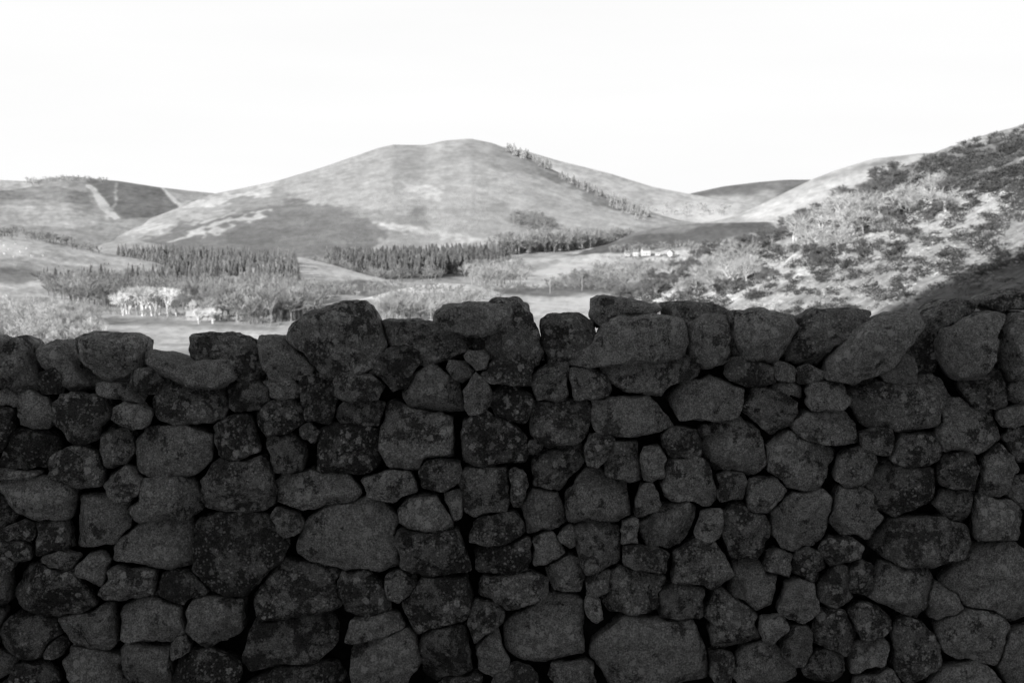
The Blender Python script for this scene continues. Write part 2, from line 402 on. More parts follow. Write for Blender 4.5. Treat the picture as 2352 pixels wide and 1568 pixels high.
W('winter_wood','paler mixed wood at the hill foot','wood',small_u,'main_hill',[(1130,572),(1280,560),(1450,553),(1450,562),(1300,578),(1140,586)],190,15,24,.36,M_TWIGS,1.1)
W('mixed_wood','dark mixed wood across the valley floor','wood',con_u,'ground',[(90,650),(250,640),(450,645),(500,690),(300,695),(130,672)],380,6,13,.18,M_CON)
W('conifer_wood','conifers beside the bright sloping field','wood',con_u,'bright_field_rise',[(565,640),(640,600),(680,594),(686,640),(686,680),(565,690)],190,6,11,.2,M_CON)
W('winter_wood','bare grey winter wood on the valley floor','wood',small_u,'ground',[(90,640),(330,645),(480,690),(470,712),(200,706),(120,690)],400,8,13,.30,M_TWIGS,1.1)
W('winter_wood','bare grey winter wood beside the meadow','wood',small_u,'ground',[(430,670),(600,660),(740,690),(720,730),(620,748),(500,735)],480,8,13,.33,M_TWIGS,1.1)
W('winter_wood','bare grey wood below the bright field','wood',small_u,'ground',[(880,704),(1100,704),(1090,730),(880,740)],230,5,9,.40,M_TWIGS,1.1)
W('winter_wood','bare trees along the dark field strip','wood',small_u,'bright_field_rise',[(720,660),(900,658),(960,672),(900,690),(740,690)],60,4,7,.4,M_TWIGS,1.2)
W('winter_wood','light bare wood beside the plantation','wood',small_u,'ground',[(1060,625),(1180,608),(1230,650),(1080,662)],150,8,13,.42,M_TWIGS,1.1)
W('hedge','line of bare trees along the pasture crest','hedge',small_u,'left_pasture_rise',[(-200,520),(0,531),(90,547),(240,582),(230,587),(80,556),(-200,535)],110,5,9,.25,M_TWIGS,1.3)
W('hedge','thin hedge line crossing the valley fields','hedge',small_u,'ground',[(1090,668),(1400,657),(1402,661),(1090,673)],60,2.5,4.5,.3,M_TWIGS,1.5)
W('hedge','thin hedge line along the meadow edge','hedge',small_u,'ground',[(200,716),(640,745),(640,749),(200,721)],60,2,4,.38,M_TWIGS,1.5)
W('hedge','bushy hedge on the pale rounded field','hedge',small_u,'white_field_rise',[(860,676),(1000,664),(1100,676),(1180,694),(1180,700),(1090,684),(1000,672),(860,690)],60,2,4.5,.34,M_TWIGS,1.5)
W('winter_wood','scattered bare trees on the valley knoll','wood',small_u,'valley_knoll',[(1250,655),(1330,634),(1450,652),(1430,680),(1260,672)],120,5,8,.28,M_TWIGS,1.3)
W('winter_wood','bare trees behind the farm houses','wood',small_u,'dark_field_rise',[(1380,574),(1560,566),(1640,572),(1560,578),(1400,582)],60,6,9,.38,M_TWIGS,1.3)
W('winter_wood','bare trees crowding the foot of the pasture','wood',small_u,'ground',[(1360,612),(1540,608),(1500,650),(1380,655)],130,5,8,.34,M_TWIGS,1.2)
W('winter_wood','small dark trees on the lower hill','wood',small_u,'main_hill',[(1170,500),(1250,500),(1280,530),(1180,530)],60,8,13,.3,M_TWIGS,1.3)
W('winter_wood','bushy trees along the far hill crest','wood',small_u,'left_hill',[(60,416),(160,408),(250,414),(240,424),(150,420),(60,430)],80,7,11,.38,M_TWIGS,1.5)
W('winter_wood','bushes on the pale far slope','wood',small_u,'back_ridge',[(1400,470),(1680,475),(1690,500),(1500,500)],60,8,14,.45,M_TWIGS,1.5)
W('winter_wood','pale bare scrub at the foot of the field','wood',small_u,'ground',[(-100,715),(210,715),(230,800),(-100,800)],260,4,8,.50,M_TWIGS,1.2)

# individually built trees
def tree_master(nm,parts,label,cat,group,loc,h,yaw,wide=1.0):
    e=bpy.data.objects.new(nm,None); e.location=loc; e.rotation_euler=(0,0,yaw); e.scale=(h*wide,h*wide,h); e.empty_display_size=.2
    col.objects.link(e); e['label']=label;e['category']=cat;e['group']=group
    for pn,me in parts:
        o=bpy.data.objects.new(pn,me);o.parent=e;col.objects.link(o)
    return e
def tree_meshes(td,tt,ct,nm):
    a,b,c,d=td
    return [('trunk',mkmesh(nm+'_trunk',a,b,True,tt,M_BARK)),('crown',mkmesh(nm+'_crown',c,d,False,ct,M_TWIG))]
birch=[tree_meshes(bare_tree(80+i,.33,14,4,.007,3),.85,.8,'birch') for i in range(4)]
bare=[tree_meshes(bare_tree(100+i,.55,11,4,.006),.5,.5,'bare') for i in range(4)]
scrub=[tree_meshes(bare_tree(120+i,.6,10,4,.006,2),.7,.52,'scrub') for i in range(6)]
darks=[tree_meshes(bare_tree(140+i,.6,13,4,.010,2),.28,.2,'darkscrub') for i in range(4)]
for px,hh in ((280,9.5),(298,11),(318,11.5),(335,11.5),(350,11.5),(368,11),(388,11.5),(405,10)):
    p=on('ground',px,726+random.uniform(-3,3)); tree_master('birch_tree',random.choice(birch),'pale bare birch standing at the edge of the meadow','tree','birches by the meadow',p,hh,random.uniform(0,6),1.25)
for px,hh,py in ((446,7,728),(478,8,728),(500,7.5,730),(462,6,742),(493,6,743)):
    p=on('ground',px,py); tree_master('birch_tree',random.choice(birch),'pale bare birch beside the low cottage','tree','birches by the meadow',p,hh,random.uniform(0,6),1.2)
for px,py,hh in ((60,775,13),(25,770,9),(120,765,9),(150,775,8),(185,770,7),(5,790,8),(95,790,7),(210,785,6),(-60,780,11),(-130,775,10),(40,730,8),(90,725,8)):
    p=on('ground',px,py); tree_master('bare_tree',random.choice(bare),'leafless spreading tree on rough valley grassland','tree','leafless trees on the valley grassland',p,hh,random.uniform(0,6),1.15)
cm=[[('trunk',mkmesh('pine_trunk',*trunk_mesh(),True,.2,M_BARK)),('crown',mkmesh('pine_crown',*conifer(200+i,11,10,.17),False,.16,M_CONI))] for i in range(3)]
for k in range(22):
    px=110+rng.uniform(0,400);py=645+rng.uniform(0,35)
    p=on('ground',px,py); tree_master('conifer_tree',random.choice(cm),'tall dark conifer rising above the mixed wood','tree','conifers standing in the mixed wood',p,rng.uniform(11,15),random.uniform(0,6))
sv=[];
for i in range(3):
    V,Fc=conifer(230+i,6,6,.36);tV,tF=trunk_mesh();sv.append(mkmesh('ridge_pine',np.concatenate([V,tV]),Fc+[[q+len(V) for q in f] for f in tF],False,.36,M_CONI))
def ridge_row(n,pts,h0,h1,dy):
    for i in range(n):
        f=(i+rng.uniform(-.5,.5))/n; px=np.interp(f,np.linspace(0,1,len(pts)),[q[0] for q in pts]);py=np.interp(f,np.linspace(0,1,len(pts)),[q[1] for q in pts])+rng.uniform(0,1)**1.5*dy
        o=bpy.data.objects.new('pine_tree',random.choice(sv));p=on('main_hill',px,py);h=rng.uniform(h0,h1)
        o.location=(p[0],p[1],p[2]-.5);o.scale=(h,h,h);o.rotation_euler=(0,0,rng.uniform(0,6));col.objects.link(o)
        o['label']='small windblown pine in a row down the hill ridge';o['category']='tree';o['group']='pines along the hill ridge'
ridge_row(22,[(1165,342),(1210,362),(1270,390)],11,19,8)
ridge_row(60,[(1285,400),(1400,452),(1490,490)],7,14,16)
ridge_row(20,[(1400,458),(1450,485),(1500,500)],8,14,18)
def px_h(p,a,b): return rng.uniform(a,b)*p[1]/F
zones=[([(1540,650),(1620,620),(1700,590),(1760,610),(1700,660),(1560,690)],22,40,62,'s'),
       ([(1600,650),(1720,620),(1740,650),(1640,680)],8,60,85,'s'),
       ([(1820,550),(1870,520),(1990,475),(2010,520),(1900,590),(1820,590)],24,50,85,'s'),
       ([(1400,706),(1480,668),(1620,600),(1800,530),(1950,455),(2060,405),(2060,425),(1960,490),(1700,600),(1500,685),(1430,716)],150,24,50,'d'),
       ([(1500,680),(1800,560),(2000,470),(2200,430),(2200,520),(1900,640),(1600,710)],70,25,50,'d'),
       ([(2000,490),(2200,420),(2260,450),(2150,500)],14,45,65,'s'),
       ([(2080,395),(2250,330),(2352,302),(2420,298),(2420,335),(2200,385)],60,14,28,'d')]
for poly,n,h0,h1,k in zones:
    for p in rpts('near_hillside',poly,n):
        tree_master('scrub_tree',random.choice(scrub if k=='s' else darks),('pale leafless scrub tree on the rough hillside' if k=='s' else 'dark twiggy scrub tree on the hillside edge'),'tree','scrub trees on the rough hillside',p,px_h(p,h0,h1),random.uniform(0,6),1.35)
bu=[(a,np.array(b)) for a,b in (bush(i,34) for i in range(8))]
def bushes(nm,lab,poly,n,h0,h1,tone,cut=-.25,nsd=7,sx=45,sy=22):
    A,B,Q=SURF['near_hillside'];C=np.arange(len(A))[pip(poly,A,B)]
    rng.shuffle(C)
    key=np.floor(A[C]/7)*10000+np.floor(B[C]/5);_,first=np.unique(key,return_index=True)
    idx=rng.choice(C[first],n)
    dens=fbm(A[idx]/sx,B[idx]/sy,nsd,3)
    idx=idx[dens>cut+rng.uniform(-.15,.15,n)]
    P=Q[idx]+np.stack([rng.uniform(-.4,.4,len(idx)),rng.uniform(-.5,.5,len(idx)),0*idx],-1)
    hs=rng.uniform(h0,h1,len(idx))*P[:,1]/F
    scatter(nm,bu,P,hs,tone,M_BUSH,.45,1.3,kind='stuff',label=lab,category='bushes')
bushes('heather_bushes','dark clumps of heather and gorse over the hillside',[(1440,720),(1500,650),(1800,530),(2000,435),(2200,350),(2500,280),(2500,560),(2200,650),(1960,730)],11000,10,22,.10,.05,7,30,17)
bushes('heather_bushes','dense dark scrub on the upper hillside',[(2000,450),(2100,390),(2352,305),(2500,290),(2500,450),(2250,440)],3600,10,20,.11,-.2,31,34,20)
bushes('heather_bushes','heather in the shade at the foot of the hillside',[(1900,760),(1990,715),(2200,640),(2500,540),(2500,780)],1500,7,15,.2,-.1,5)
bushes('bracken','pale dead bracken between the heather',[(1440,720),(1500,670),(1800,570),(2100,460),(2500,410),(2500,600),(2200,670),(1960,720)],4500,6,12,.62,-.15,19)

# ------------------------------------------------------------ buildings, poles, sheep
def house(label,loc,w,d,h,rh,yaw,detail=False,group=None):
    e=bpy.data.objects.new('cottage' if detail else 'farm_house',None);e.location=loc;e.rotation_euler=(0,0,yaw);col.objects.link(e)
    e['label']=label;e['category']='house'
    if group:e['group']=group
    a,b=w/2,d/2
    V=[(-a,-b,-1),(a,-b,-1),(a,b,-1),(-a,b,-1),(-a,-b,h),(a,-b,h),(a,b,h),(-a,b,h),(-a,0,h+rh),(a,0,h+rh)]
    obj('wall',mkmesh('wall',V,[(0,1,5,4),(1,2,6,9,5),(2,3,7,6),(3,0,4,8,7)],False,None,M_HARL if detail else M_WHITE),parent=e)
    o_=.35;V=[];Fc=[]
    for s_ in (-1,1):
        k=len(V);V+=[(-a-o_,s_*(b+o_),h-.25),(a+o_,s_*(b+o_),h-.25),(a+o_,0,h+rh+.02),(-a-o_,0,h+rh+.02),(-a-o_,s_*(b+o_),h-.02),(a+o_,s_*(b+o_),h-.02),(a+o_,0,h+rh+.28),(-a-o_,0,h+rh+.28)]
        Fc+=[tuple(k+q for q in f) for f in ((0,1,2,3),(4,5,6,7),(0,1,5,4),(1,2,6,5),(3,0,4,7))]
    obj('roof',mkmesh('roof',V,Fc,False,None,M_PALE if detail else M_SLATE),parent=e)
    for s_ in ((-1,1) if not detail else (1,)):
        V=[];Fc=[];cx=s_*(a-.6)
        for z,q in ((h+rh-.8,.42),(h+rh+.8,.40),(h+rh+.8,.5),(h+rh+1.0,.5)):
            V+=[(cx-q,-q,z),(cx+q,-q,z),(cx+q,q,z),(cx-q,q,z)]
        for r in range(3):
            for i in range(4):Fc.append((r*4+i,r*4+(i+1)%4,r*4+4+(i+1)%4,r*4+4+i))
        Fc.append((12,13,14,15));obj('chimney',mkmesh('chimney',V,Fc,False,None,M_HARL),parent=e)
    n=4 if detail else 3
    for i in range(n):
        cx=-a+(i+.5)*w/n;isd=(i==1)
        z0,z1=(0.0,1.8) if isd else (.9,1.7);q=.4 if isd else .4
        V=[(cx-q,-b-.03,z0),(cx+q,-b-.03,z0),(cx+q,-b-.03,z1),(cx-q,-b-.03,z1),(cx-q,-b+.1,z0),(cx+q,-b+.1,z0),(cx+q,-b+.1,z1),(cx-q,-b+.1,z1)]
        obj('door' if isd else 'window',mkmesh('opening',V,[(0,1,2,3),(0,1,5,4),(1,2,6,5),(2,3,7,6),(3,0,4,7)],False,None,M_GLASS),parent=e)
house('low pale cottage beside bare birches on the meadow',on('ground',467,734),11.5,5,1.6,1.2,.1,True)
for px,py,w,yaw,hh in ((1440,588,4.5,.1,2.6),(1458,588,5.5,-.1,3.4),(1480,587,8,.25,4.6),(1510,587,4.5,0,2.6),(1538,588,4.5,.9,3.2)):
    p=on('dark_field_rise',px,py);house('white farm house among trees on the valley floor',(p[0],p[1]-8,p[2]+.5),w,6,hh,2.0,yaw,False,'white farm houses')
W('winter_wood','low trees around the farm houses','wood',small_u,'dark_field_rise',[(1380,591),(1560,589),(1600,594),(1560,600),(1400,602)],50,3,6,.36,M_TWIGS,1.3)
for px,py,s_,hh in ((1182,640,'ground',10),(1262,672,'ground',10),(1336,668,'ground',9),(1195,665,'ground',9)):
    p=on(s_,px,py);e=bpy.data.objects.new('utility_pole',None);e.location=p;col.objects.link(e)
    e['label']='slender wooden utility pole standing in pasture';e['category']='pole';e['group']='utility poles across the valley'
    V=[];Fc=[];tube(V,Fc,(0,0,-.5),(0,0,hh),.2,.14,8);obj('post',mkmesh('post',V,Fc,True,None,M_WOODP),parent=e)
    V=[];Fc=[];tube(V,Fc,(-1.1,-.22,hh-.6),(1.1,-.22,hh-.6),.09,.09,6);obj('crossarm',mkmesh('crossarm',V,Fc,True,None,M_WOODP),parent=e)
def sheep():
    V=[];Fc=[]
    def ell(c,r,n=8,m=6):
        k=len(V)
        for i in range(m+1):
            ph=math.pi*i/m
            for j in range(n):
                t=2*math.pi*j/n;V.append((c[0]+r[0]*math.cos(ph),c[1]+r[1]*math.sin(ph)*math.cos(t),c[2]+r[2]*math.sin(ph)*math.sin(t)))
        for i in range(m):
            for j in range(n):Fc.append((k+i*n+j,k+i*n+(j+1)%n,k+(i+1)*n+(j+1)%n,k+(i+1)*n+j))
    ell((0,0,.62),(.55,.27,.28));ell((.62,0,.72),(.2,.11,.12));ell((.5,0,.7),(.2,.14,.18))
    for x in (-.35,.35):
        for y in (-.13,.13):tube(V,Fc,(x,y,.5),(x,y,0),.06,.04,5)
    return mkmesh('sheep',V,Fc,True,None,M_WOOL)
sm=sheep()
for px,py in ((8,566),(22,575),(35,562),(48,580),(60,572),(75,590),(30,592),(98,588),(12,586)):
    o=bpy.data.objects.new('sheep',sm);o.location=on('left_pasture_rise',px,py);o.scale=(1.4,1.4,1.4);o.rotation_euler=(0,0,random.uniform(0,6));col.objects.link(o)
    o['label']='white sheep grazing on the bright pasture';o['category']='sheep';o['group']='sheep grazing the pasture'

# ------------------------------------------------------------ dry stone wall
WY=4.5; K=WY/F
COP=[([(-70,790),(-20,775),(-2,800),(-2,880),(-60,890),(-90,840)],.03),
([(-6,808),(6,790),(30,775),(60,800),(78,850),(102,890),(60,908),(-10,890)],.0),
([(65,800),(90,792),(130,785),(165,810),(190,850),(222,890),(160,907),(110,882),(85,840)],.04),
([(170,775),(200,765),(300,768),(332,785),(334,850),(290,870),(240,870),(195,838),(172,810)],-.02),
([(333,798),(380,818),(440,832),(540,820),(550,868),(510,892),(440,885),(380,862),(342,838)],-.04),
([(428,770),(445,768),(500,768),(560,780),(604,800),(610,850),(590,886),(550,882),(500,850),(428,826)],.04),
([(592,774),(640,773),(690,800),(725,842),(722,872),(670,878),(618,876),(602,830)],.0),
([(663,757),(700,725),(760,702),(800,689),(840,692),(868,722),(890,790),(882,838),(830,866),(760,870),(728,852),(700,805),(662,782)],-.05),
([(868,737),(950,740),(1040,755),(1092,772),(1086,812),(1040,832),(980,852),(940,830),(885,800)],.04),
([(995,717),(1020,698),(1110,694),(1165,698),(1180,715),(1150,752),(1110,771),(1060,762),(1000,744)],-.08),
([(1130,690),(1190,683),(1215,708),(1236,760),(1252,812),(1240,845),(1190,852),(1130,836),(1085,812),(1086,765)],.02),
([(1240,735),(1268,719),(1330,722),(1362,742),(1372,790),(1340,832),(1300,836),(1262,848),(1248,800)],.04),
([(1362,690),(1390,683),(1460,692),(1528,708),(1500,730),(1420,745),(1375,755),(1360,730)],.06),
([(1385,748),(1420,726),(1520,720),(1572,735),(1582,790),(1570,824),(1480,830),(1370,842),(1300,838),(1305,815),(1350,795)],-.05),
([(1530,700),(1600,698),(1680,708),(1700,735),(1620,760),(1570,760),(1535,730)],.09),
([(1580,745),(1620,722),(1670,724),(1686,770),(1678,830),(1620,852),(1582,822),(1574,780)],.0),
([(1684,717),(1760,714),(1832,724),(1840,750),(1802,818),(1790,838),(1720,836),(1684,812),(1676,750)],.03),
([(1844,735),(1880,712),(1980,709),(2012,722),(1980,765),(1920,803),(1884,842),(1808,832),(1802,800)],.05),
([(1964,747),(2040,718),(2104,719),(2118,748),(2076,798),(2034,850),(1960,880),(1890,868),(1902,820)],-.04),
([(2134,722),(2190,690),(2250,687),(2270,702),(2216,730),(2156,762),(2146,805),(2166,862),(2120,866),(2066,832),(2082,775)],.06),
([(2164,755),(2230,720),(2292,712),(2314,724),(2286,762),(2280,830),(2254,872),(2192,872),(2152,806)],-.04),
([(2304,742),(2340,718),(2420,718),(2430,800),(2415,882),(2318,882),(2294,805)],.0),
([(2270,700),(2305,684),(2360,671),(2440,680),(2440,712),(2340,716),(2310,720)],.1)]
x=-100
while x>-1100:
    w=random.uniform(110,190);t=800+random.uniform(-20,15)
    COP.append(([(x-w,t+20),(x-w*.7,t),(x-w*.3,t-8),(x,t+22),(x+4,t+85),(x-w*.4,t+105),(x-w*.95,t+92)],random.uniform(-.02,.03)));x-=w-6
x=2435
while x<3500:
    w=random.uniform(110,190);t=690+random.uniform(-20,15)
    COP.append(([(x,t+22),(x+w*.3,t),(x+w*.7,t-8),(x+w,t+20),(x+w,t+130),(x+w*.5,t+180),(x+6,t+165)],random.uniform(-.02,.03)));x+=w-6
ST="""22 917 60 38;8 985 62 115;88 945 88 78;118 882 42 60;190 962 140 112;343 880 68 60;290 902 112 36 5;308 950 88 66;440 932 172 90 5;268 1010 82 102 -10;
575 915 100 66;653 895 84 38;735 918 80 108;647 957 112 78;828 890 106 52;832 945 106 62;915 848 84 78;72 1030 142 102;175 1068 152 82;405 1033 182 116;545 1010 100 122 -15;
665 1040 102 88;710 993 52 52;803 1028 166 112;965 1000 190 138 8;1000 908 140 115 10;50 1085 92 26;85 1140 176 96;232 1190 125 146 10;290 1115 86 82;393 1140 142 102;552 1108 168 132 -5;
735 1128 202 86;900 1108 132 66;1013 1082 102 92;1130 1008 156 126 5;1097 902 66 82;1055 855 60 52;1100 828 46 42;1165 860 112 52 5;1168 925 98 96 10;1260 882 86 72;1350 886 92 62;
1497 865 196 78 -3;1285 968 140 96;1448 952 172 98;1618 920 172 118;1725 862 122 56;1802 858 60 38;1860 863 58 42;1770 938 122 108 10;1812 904 88 36;1900 912 100 70 10;
2063 933 212 118;2062 848 72 56;2270 905 92 82 -10;2330 905 52 52;2220 988 146 122 15;2325 952 72 56;1905 985 142 92 5;1225 1030 36 42;1278 1075 126 108 -10;1372 1035 62 66;
1432 1065 86 112;1568 1015 86 72;1625 992 52 32;1497 1065 62 82;1690 1030 156 128 5;1843 1065 168 126 15;1585 1105 132 112;1685 1115 72 76;2015 1010 72 72;2110 1030 122 88 5;
1970 1070 90 90;2205 1080 102 108 15;2292 1080 72 116 5;2342 1020 50 72;2070 1125 172 122 5;1765 1135 106 90 -20;1115 1128 116 116;1190 1110 46 82;1375 1140 158 122;1253 1178 106 92;
1487 1150 62 82;1535 1210 126 112;1625 1200 56 66;1712 1225 112 132 10;1840 1190 138 138;1965 1175 126 112;2130 1245 216 136 5;2195 1165 96 92;2285 1195 102 112;2342 1130 42 62;
665 1200 102 66;795 1225 250 158;545 1265 212 188;350 1255 182 106 -5;975 1172 112 86;1040 1145 36 62;1145 1215 126 76;998 1262 166 86;1165 1278 142 90 -8;1255 1262 82 76;1372 1260 102 116;
1448 1215 52 62;1490 1285 102 66;1300 1315 86 102 10;1300 1230 36 36;40 1215 86 46;125 1232 82 76;35 1255 76 50;150 1285 90 50;15 1300 52 60;215 1303 82 62;305 1330 126 76;
112 1350 242 112 3;425 1350 122 86;672 1362 212 138 -8;495 1420 146 122;830 1365 112 112 -20;930 1348 76 72;1012 1378 166 128 -15;1180 1348 166 76;1612 1295 146 102;1790 1300 76 72;
1855 1300 82 82;1925 1270 82 62;1455 1355 146 112;1382 1340 62 62;1740 1350 122 116 20;1835 1375 86 106;1915 1345 76 112;1980 1325 62 72;2070 1350 152 116 5;2285 1335 205 170 25;
2180 1385 82 92;65 1455 142 112;215 1440 142 90;345 1420 156 102;130 1485 56 56;330 1520 152 102;420 1485 52 62;465 1530 152 90;665 1465 242 126 -5;855 1440 142 76 -15;880 1508 168 110 -15;
1030 1490 122 142;1110 1408 86 76;1135 1490 60 112;1262 1445 222 152;1358 1400 50 62;1565 1385 116 96;1680 1430 146 122;1500 1500 292 176;1765 1440 82 56;1655 1530 72 72;1745 1525 132 82;
1835 1475 86 82;1915 1450 132 102;1895 1515 82 72;1990 1430 132 82;2100 1490 112 132;2240 1455 152 132;2000 1500 112 82;2335 1505 72 112;2010 1560 92 62;225 1530 172 92;60 1545 132 72;
690 1560 202 86;1180 1560 92 56;1060 1565 92 66;1320 1545 102 56;2220 1560 132 66"""
S=[]
for it in ST.replace('\n','').split(';'):
    a=[float(q) for q in it.split()]
    S.append(a+[0.] if len(a)==4 else a)
def rowfill(x0,x1,y0,y1):
    yy=y0
    while yy<y1:
        h=random.uniform(70,110);xx=x0+random.uniform(0,60)
        while xx<x1:
            w=random.uniform(75,190);S.append([xx+w/2,yy+h/2+random.uniform(-10,10),w,h*random.uniform(.85,1.1),random.uniform(-8,8)]);xx+=w
        yy+=h*.95
nmain=len(S)
rowfill(-1100,-60,900,1720);rowfill(2390,3500,880,1720);rowfill(-60,2390,1600,1720)
seeds=rng.uniform(0,6.28,(4000,4))
def metric(i,X,Y):
    cx,cy,w,h,ro=S[i];c,s_=math.cos(math.radians(ro)),math.sin(math.radians(ro))
    dx,dy=X-cx,Y-cy;u=(dx*c+dy*s_)/(w/2);q=(-dx*s_+dy*c)/(h/2)
    th=np.arctan2(q,u);a,b,d,e=seeds[i]
    f=1+.06*np.cos(2*th+a)+.09*np.cos(3*th+b)+.04*np.cos(4*th+d)
    return (np.abs(u)**4.2+np.abs(q)**4.2)**(1/4.2)/f
# small pinning stones in the holes
gx,gy=np.meshgrid(np.arange(-40,2400,7.),np.arange(850,1600,7.))
mm=np.full(gx.shape,9.)
for i in range(len(S)):
    cx,cy,w,h,_=S[i];sel=(np.abs(gx-cx)<w*1.6)&(np.abs(gy-cy)<h*1.8)
    if sel.any():
        d=(metric(i,gx[sel],gy[sel])-1)*min(w,h)/2;mm[sel]=np.minimum(mm[sel],d)
for pol,_ in COP:
    mm[pip(pol,gx,gy)]=-1
    for k in range(len(pol)):
        x1,y1=pol[k];x2,y2=pol[(k+1)%len(pol)]
        L2=(x2-x1)**2+(y2-y1)**2+1e-6;t=np.clip(((gx-x1)*(x2-x1)+(gy-y1)*(y2-y1))/L2,0,1)
        mm=np.minimum(mm,np.hypot(gx-x1-t*(x2-x1),gy-y1-t*(y2-y1)))
topx=[0,220,600,900,1250,1600,2352];topy=[905,890,880,850,850,830,880]
mm[gy<np.interp(gx,topx,topy)-25]=-1
for _ in range(90):
    k=np.unravel_index(np.argmax(mm),mm.shape);d=mm[k]
    if d<12: break
    w=d*random.uniform(2.4,3.6);h=d*random.uniform(1.6,2.0);S.append([gx[k],gy[k],w,h,random.uniform(-35,35)])
    i=len(S)-1;mm=np.minimum(mm,(metric(i,gx,gy)-1)*min(w,h)/2)
NA=96;ang=np.linspace(0,2*np.pi,NA,endpoint=False)
SA=np.array(S)
def chop(R,seed,lo=.74,hi=.98,nc=(4,7)):
    # straight broken edges: clip the outline with a few chords
    r=np.random.default_rng(seed+9000);n=len(R);th=np.linspace(0,2*np.pi,n,endpoint=False)
    c,s_=R*np.cos(th),R*np.sin(th);k=r.integers(*nc);ph0=r.uniform(0,6.28)
    for j in range(k):
        ph=ph0+2*np.pi*(j+r.uniform(-.3,.3))/k
        d=c*math.cos(ph)+s_*math.sin(ph);off=d.max()*r.uniform(lo,hi)
        cs=np.cos(th-ph);lim=np.where(cs>.05,off/np.maximum(cs,.05),1e9);R=np.minimum(R,lim)
    return R
def cell(i):
    cx,cy,w,h,_=S[i];L=max(w,h)*.9;rs=np.linspace(0,L,84)
    X=cx+rs[None]*np.cos(ang)[:,None];Y=cy+rs[None]*np.sin(ang)[:,None]
    own=metric(i,X,Y);ok=own<1.36
    for j in np.nonzero((np.abs(SA[:,0]-cx)<(SA[:,2]+w)*.9)&(np.abs(SA[:,1]-cy)<(SA[:,3]+h)*.9+20))[0]:
        if j!=i: ok&=(own-1)*min(w,h)<(metric(j,X,Y)-1)*min(SA[j,2],SA[j,3])
    R=np.empty(NA)
    for a in range(NA):
        b=np.nonzero(~ok[a])[0];R[a]=rs[b[0]] if len(b) else L
    R=np.maximum(chop(R,i)-.6,6)
    kern=np.array([.12,.76,.12]);Rp=np.concatenate([R[-1:],R,R[:1]]);return np.convolve(Rp,kern,'valid')
def ray_poly(poly):
    P=np.array(poly,float);x1,y1=P[:,0],P[:,1];x2,y2=np.roll(x1,-1),np.roll(y1,-1)
    cr=x1*y2-x2*y1;A=cr.sum()/2;cx=((x1+x2)*cr).sum()/(6*A);cy=((y1+y2)*cr).sum()/(6*A)
    th=np.linspace(0,2*np.pi,120,endpoint=False);R=np.zeros(120)
    for k,t in enumerate(th):
        dx,dy=math.cos(t),math.sin(t)
        for i in range(len(P)):
            ex,ey=x2[i]-x1[i],y2[i]-y1[i];den=dx*ey-dy*ex
            if abs(den)<1e-9:continue
            s_=((x1[i]-cx)*ey-(y1[i]-cy)*ex)/den;u=((x1[i]-cx)*dy-(y1[i]-cy)*dx)/den
            if s_>0 and -1e-6<=u<=1+1e-6:R[k]=max(R[k],s_)
    kern=np.array([.15,.7,.15]);Rp=np.concatenate([R[-1:],R,R[:1]])
    return cx,cy,np.convolve(Rp,kern,'valid')*.99
def stone_geo(R,D,Db,seed,nf=20,nb=7,p=2.5,rough=1.0,lo=.66):
    r=np.random.default_rng(seed);n=len(R);th=np.linspace(0,2*np.pi,n,endpoint=False)
    u=np.concatenate([np.linspace(0.06,math.pi/2,nf),np.linspace(math.pi/2,math.pi-.1,nb)[1:]])
    s_=np.sin(u)**(2/p);h=np.sign(np.cos(u))*np.abs(np.cos(u))**(2/p)
    X=(R*np.cos(th))[None]*s_[:,None]*K;Z=-(R*np.sin(th))[None]*s_[:,None]*K
    Y=-np.where(h>0,h*D,h*Db)[:,None]+0*X
    V=np.stack([X,Y,Z],-1).reshape(-1,3)
    V=np.concatenate([V,[[0,-D,0],[0,Db,0]]])
    sz=np.abs(V).max(0)
    # broken facets
    for _ in range(r.integers(5,9)):
        nn=np.array([r.normal(0,.5),-abs(r.normal(1.0,.25)),r.normal(0.14,.5)]);nn/=np.linalg.norm(nn)
        d=V@nn;off=d.max()*r.uniform(lo,.93);ex=np.maximum(d-off,0)
        V=V-nn[None]*(ex*.99)[:,None]
    q=V+seed*3.71;ln=np.linalg.norm(V/sz,axis=1,keepdims=True)+1e-6;dr=V/sz/ln
    rg=1-2*np.abs(fbm(q[:,0]*14,q[:,1]*14,q[:,2]*22,2))
    f=fbm(q[:,0]*10,q[:,1]*10,q[:,2]*10,2)*.004+fbm(q[:,0]*34,q[:,1]*34,q[:,2]*34,3)*.0042+rg*.0035
    V=V+dr*(f*rough)[:,None]
    m=len(u);a=np.arange(m*n).reshape(m,n);b=np.roll(a,-1,1)
    Fc=np.stack([a[:-1],a[1:],b[1:],b[:-1]],-1).reshape(-1,4).tolist()
    Fc+=[[m*n,a[0,i],b[0,i]] for i in range(n)]+[[m*n+1,b[-1,i],a[-1,i]] for i in range(n)]
    return V,Fc
wall=bpy.data.objects.new('dry_stone_wall',None);wall.location=(0,WY+.2,0);col.objects.link(wall)
wall['label']='dark lichened dry stone wall of rough stacked fieldstones';wall['category']='stone wall'
def addw(name,me,loc,**k): return obj(name,me,(loc[0],loc[1]-wall.location[1],loc[2]),wall,**k)
stuffV=[];stuffF=[];stuffT=[];k0=0
ctn=[.7,.5,.85,.75,.95,.45,.8,.55,.6,.9,.5,.35,.6,.95,.4,.7,.95,.5,.9,.45,1.0,.65,.5]
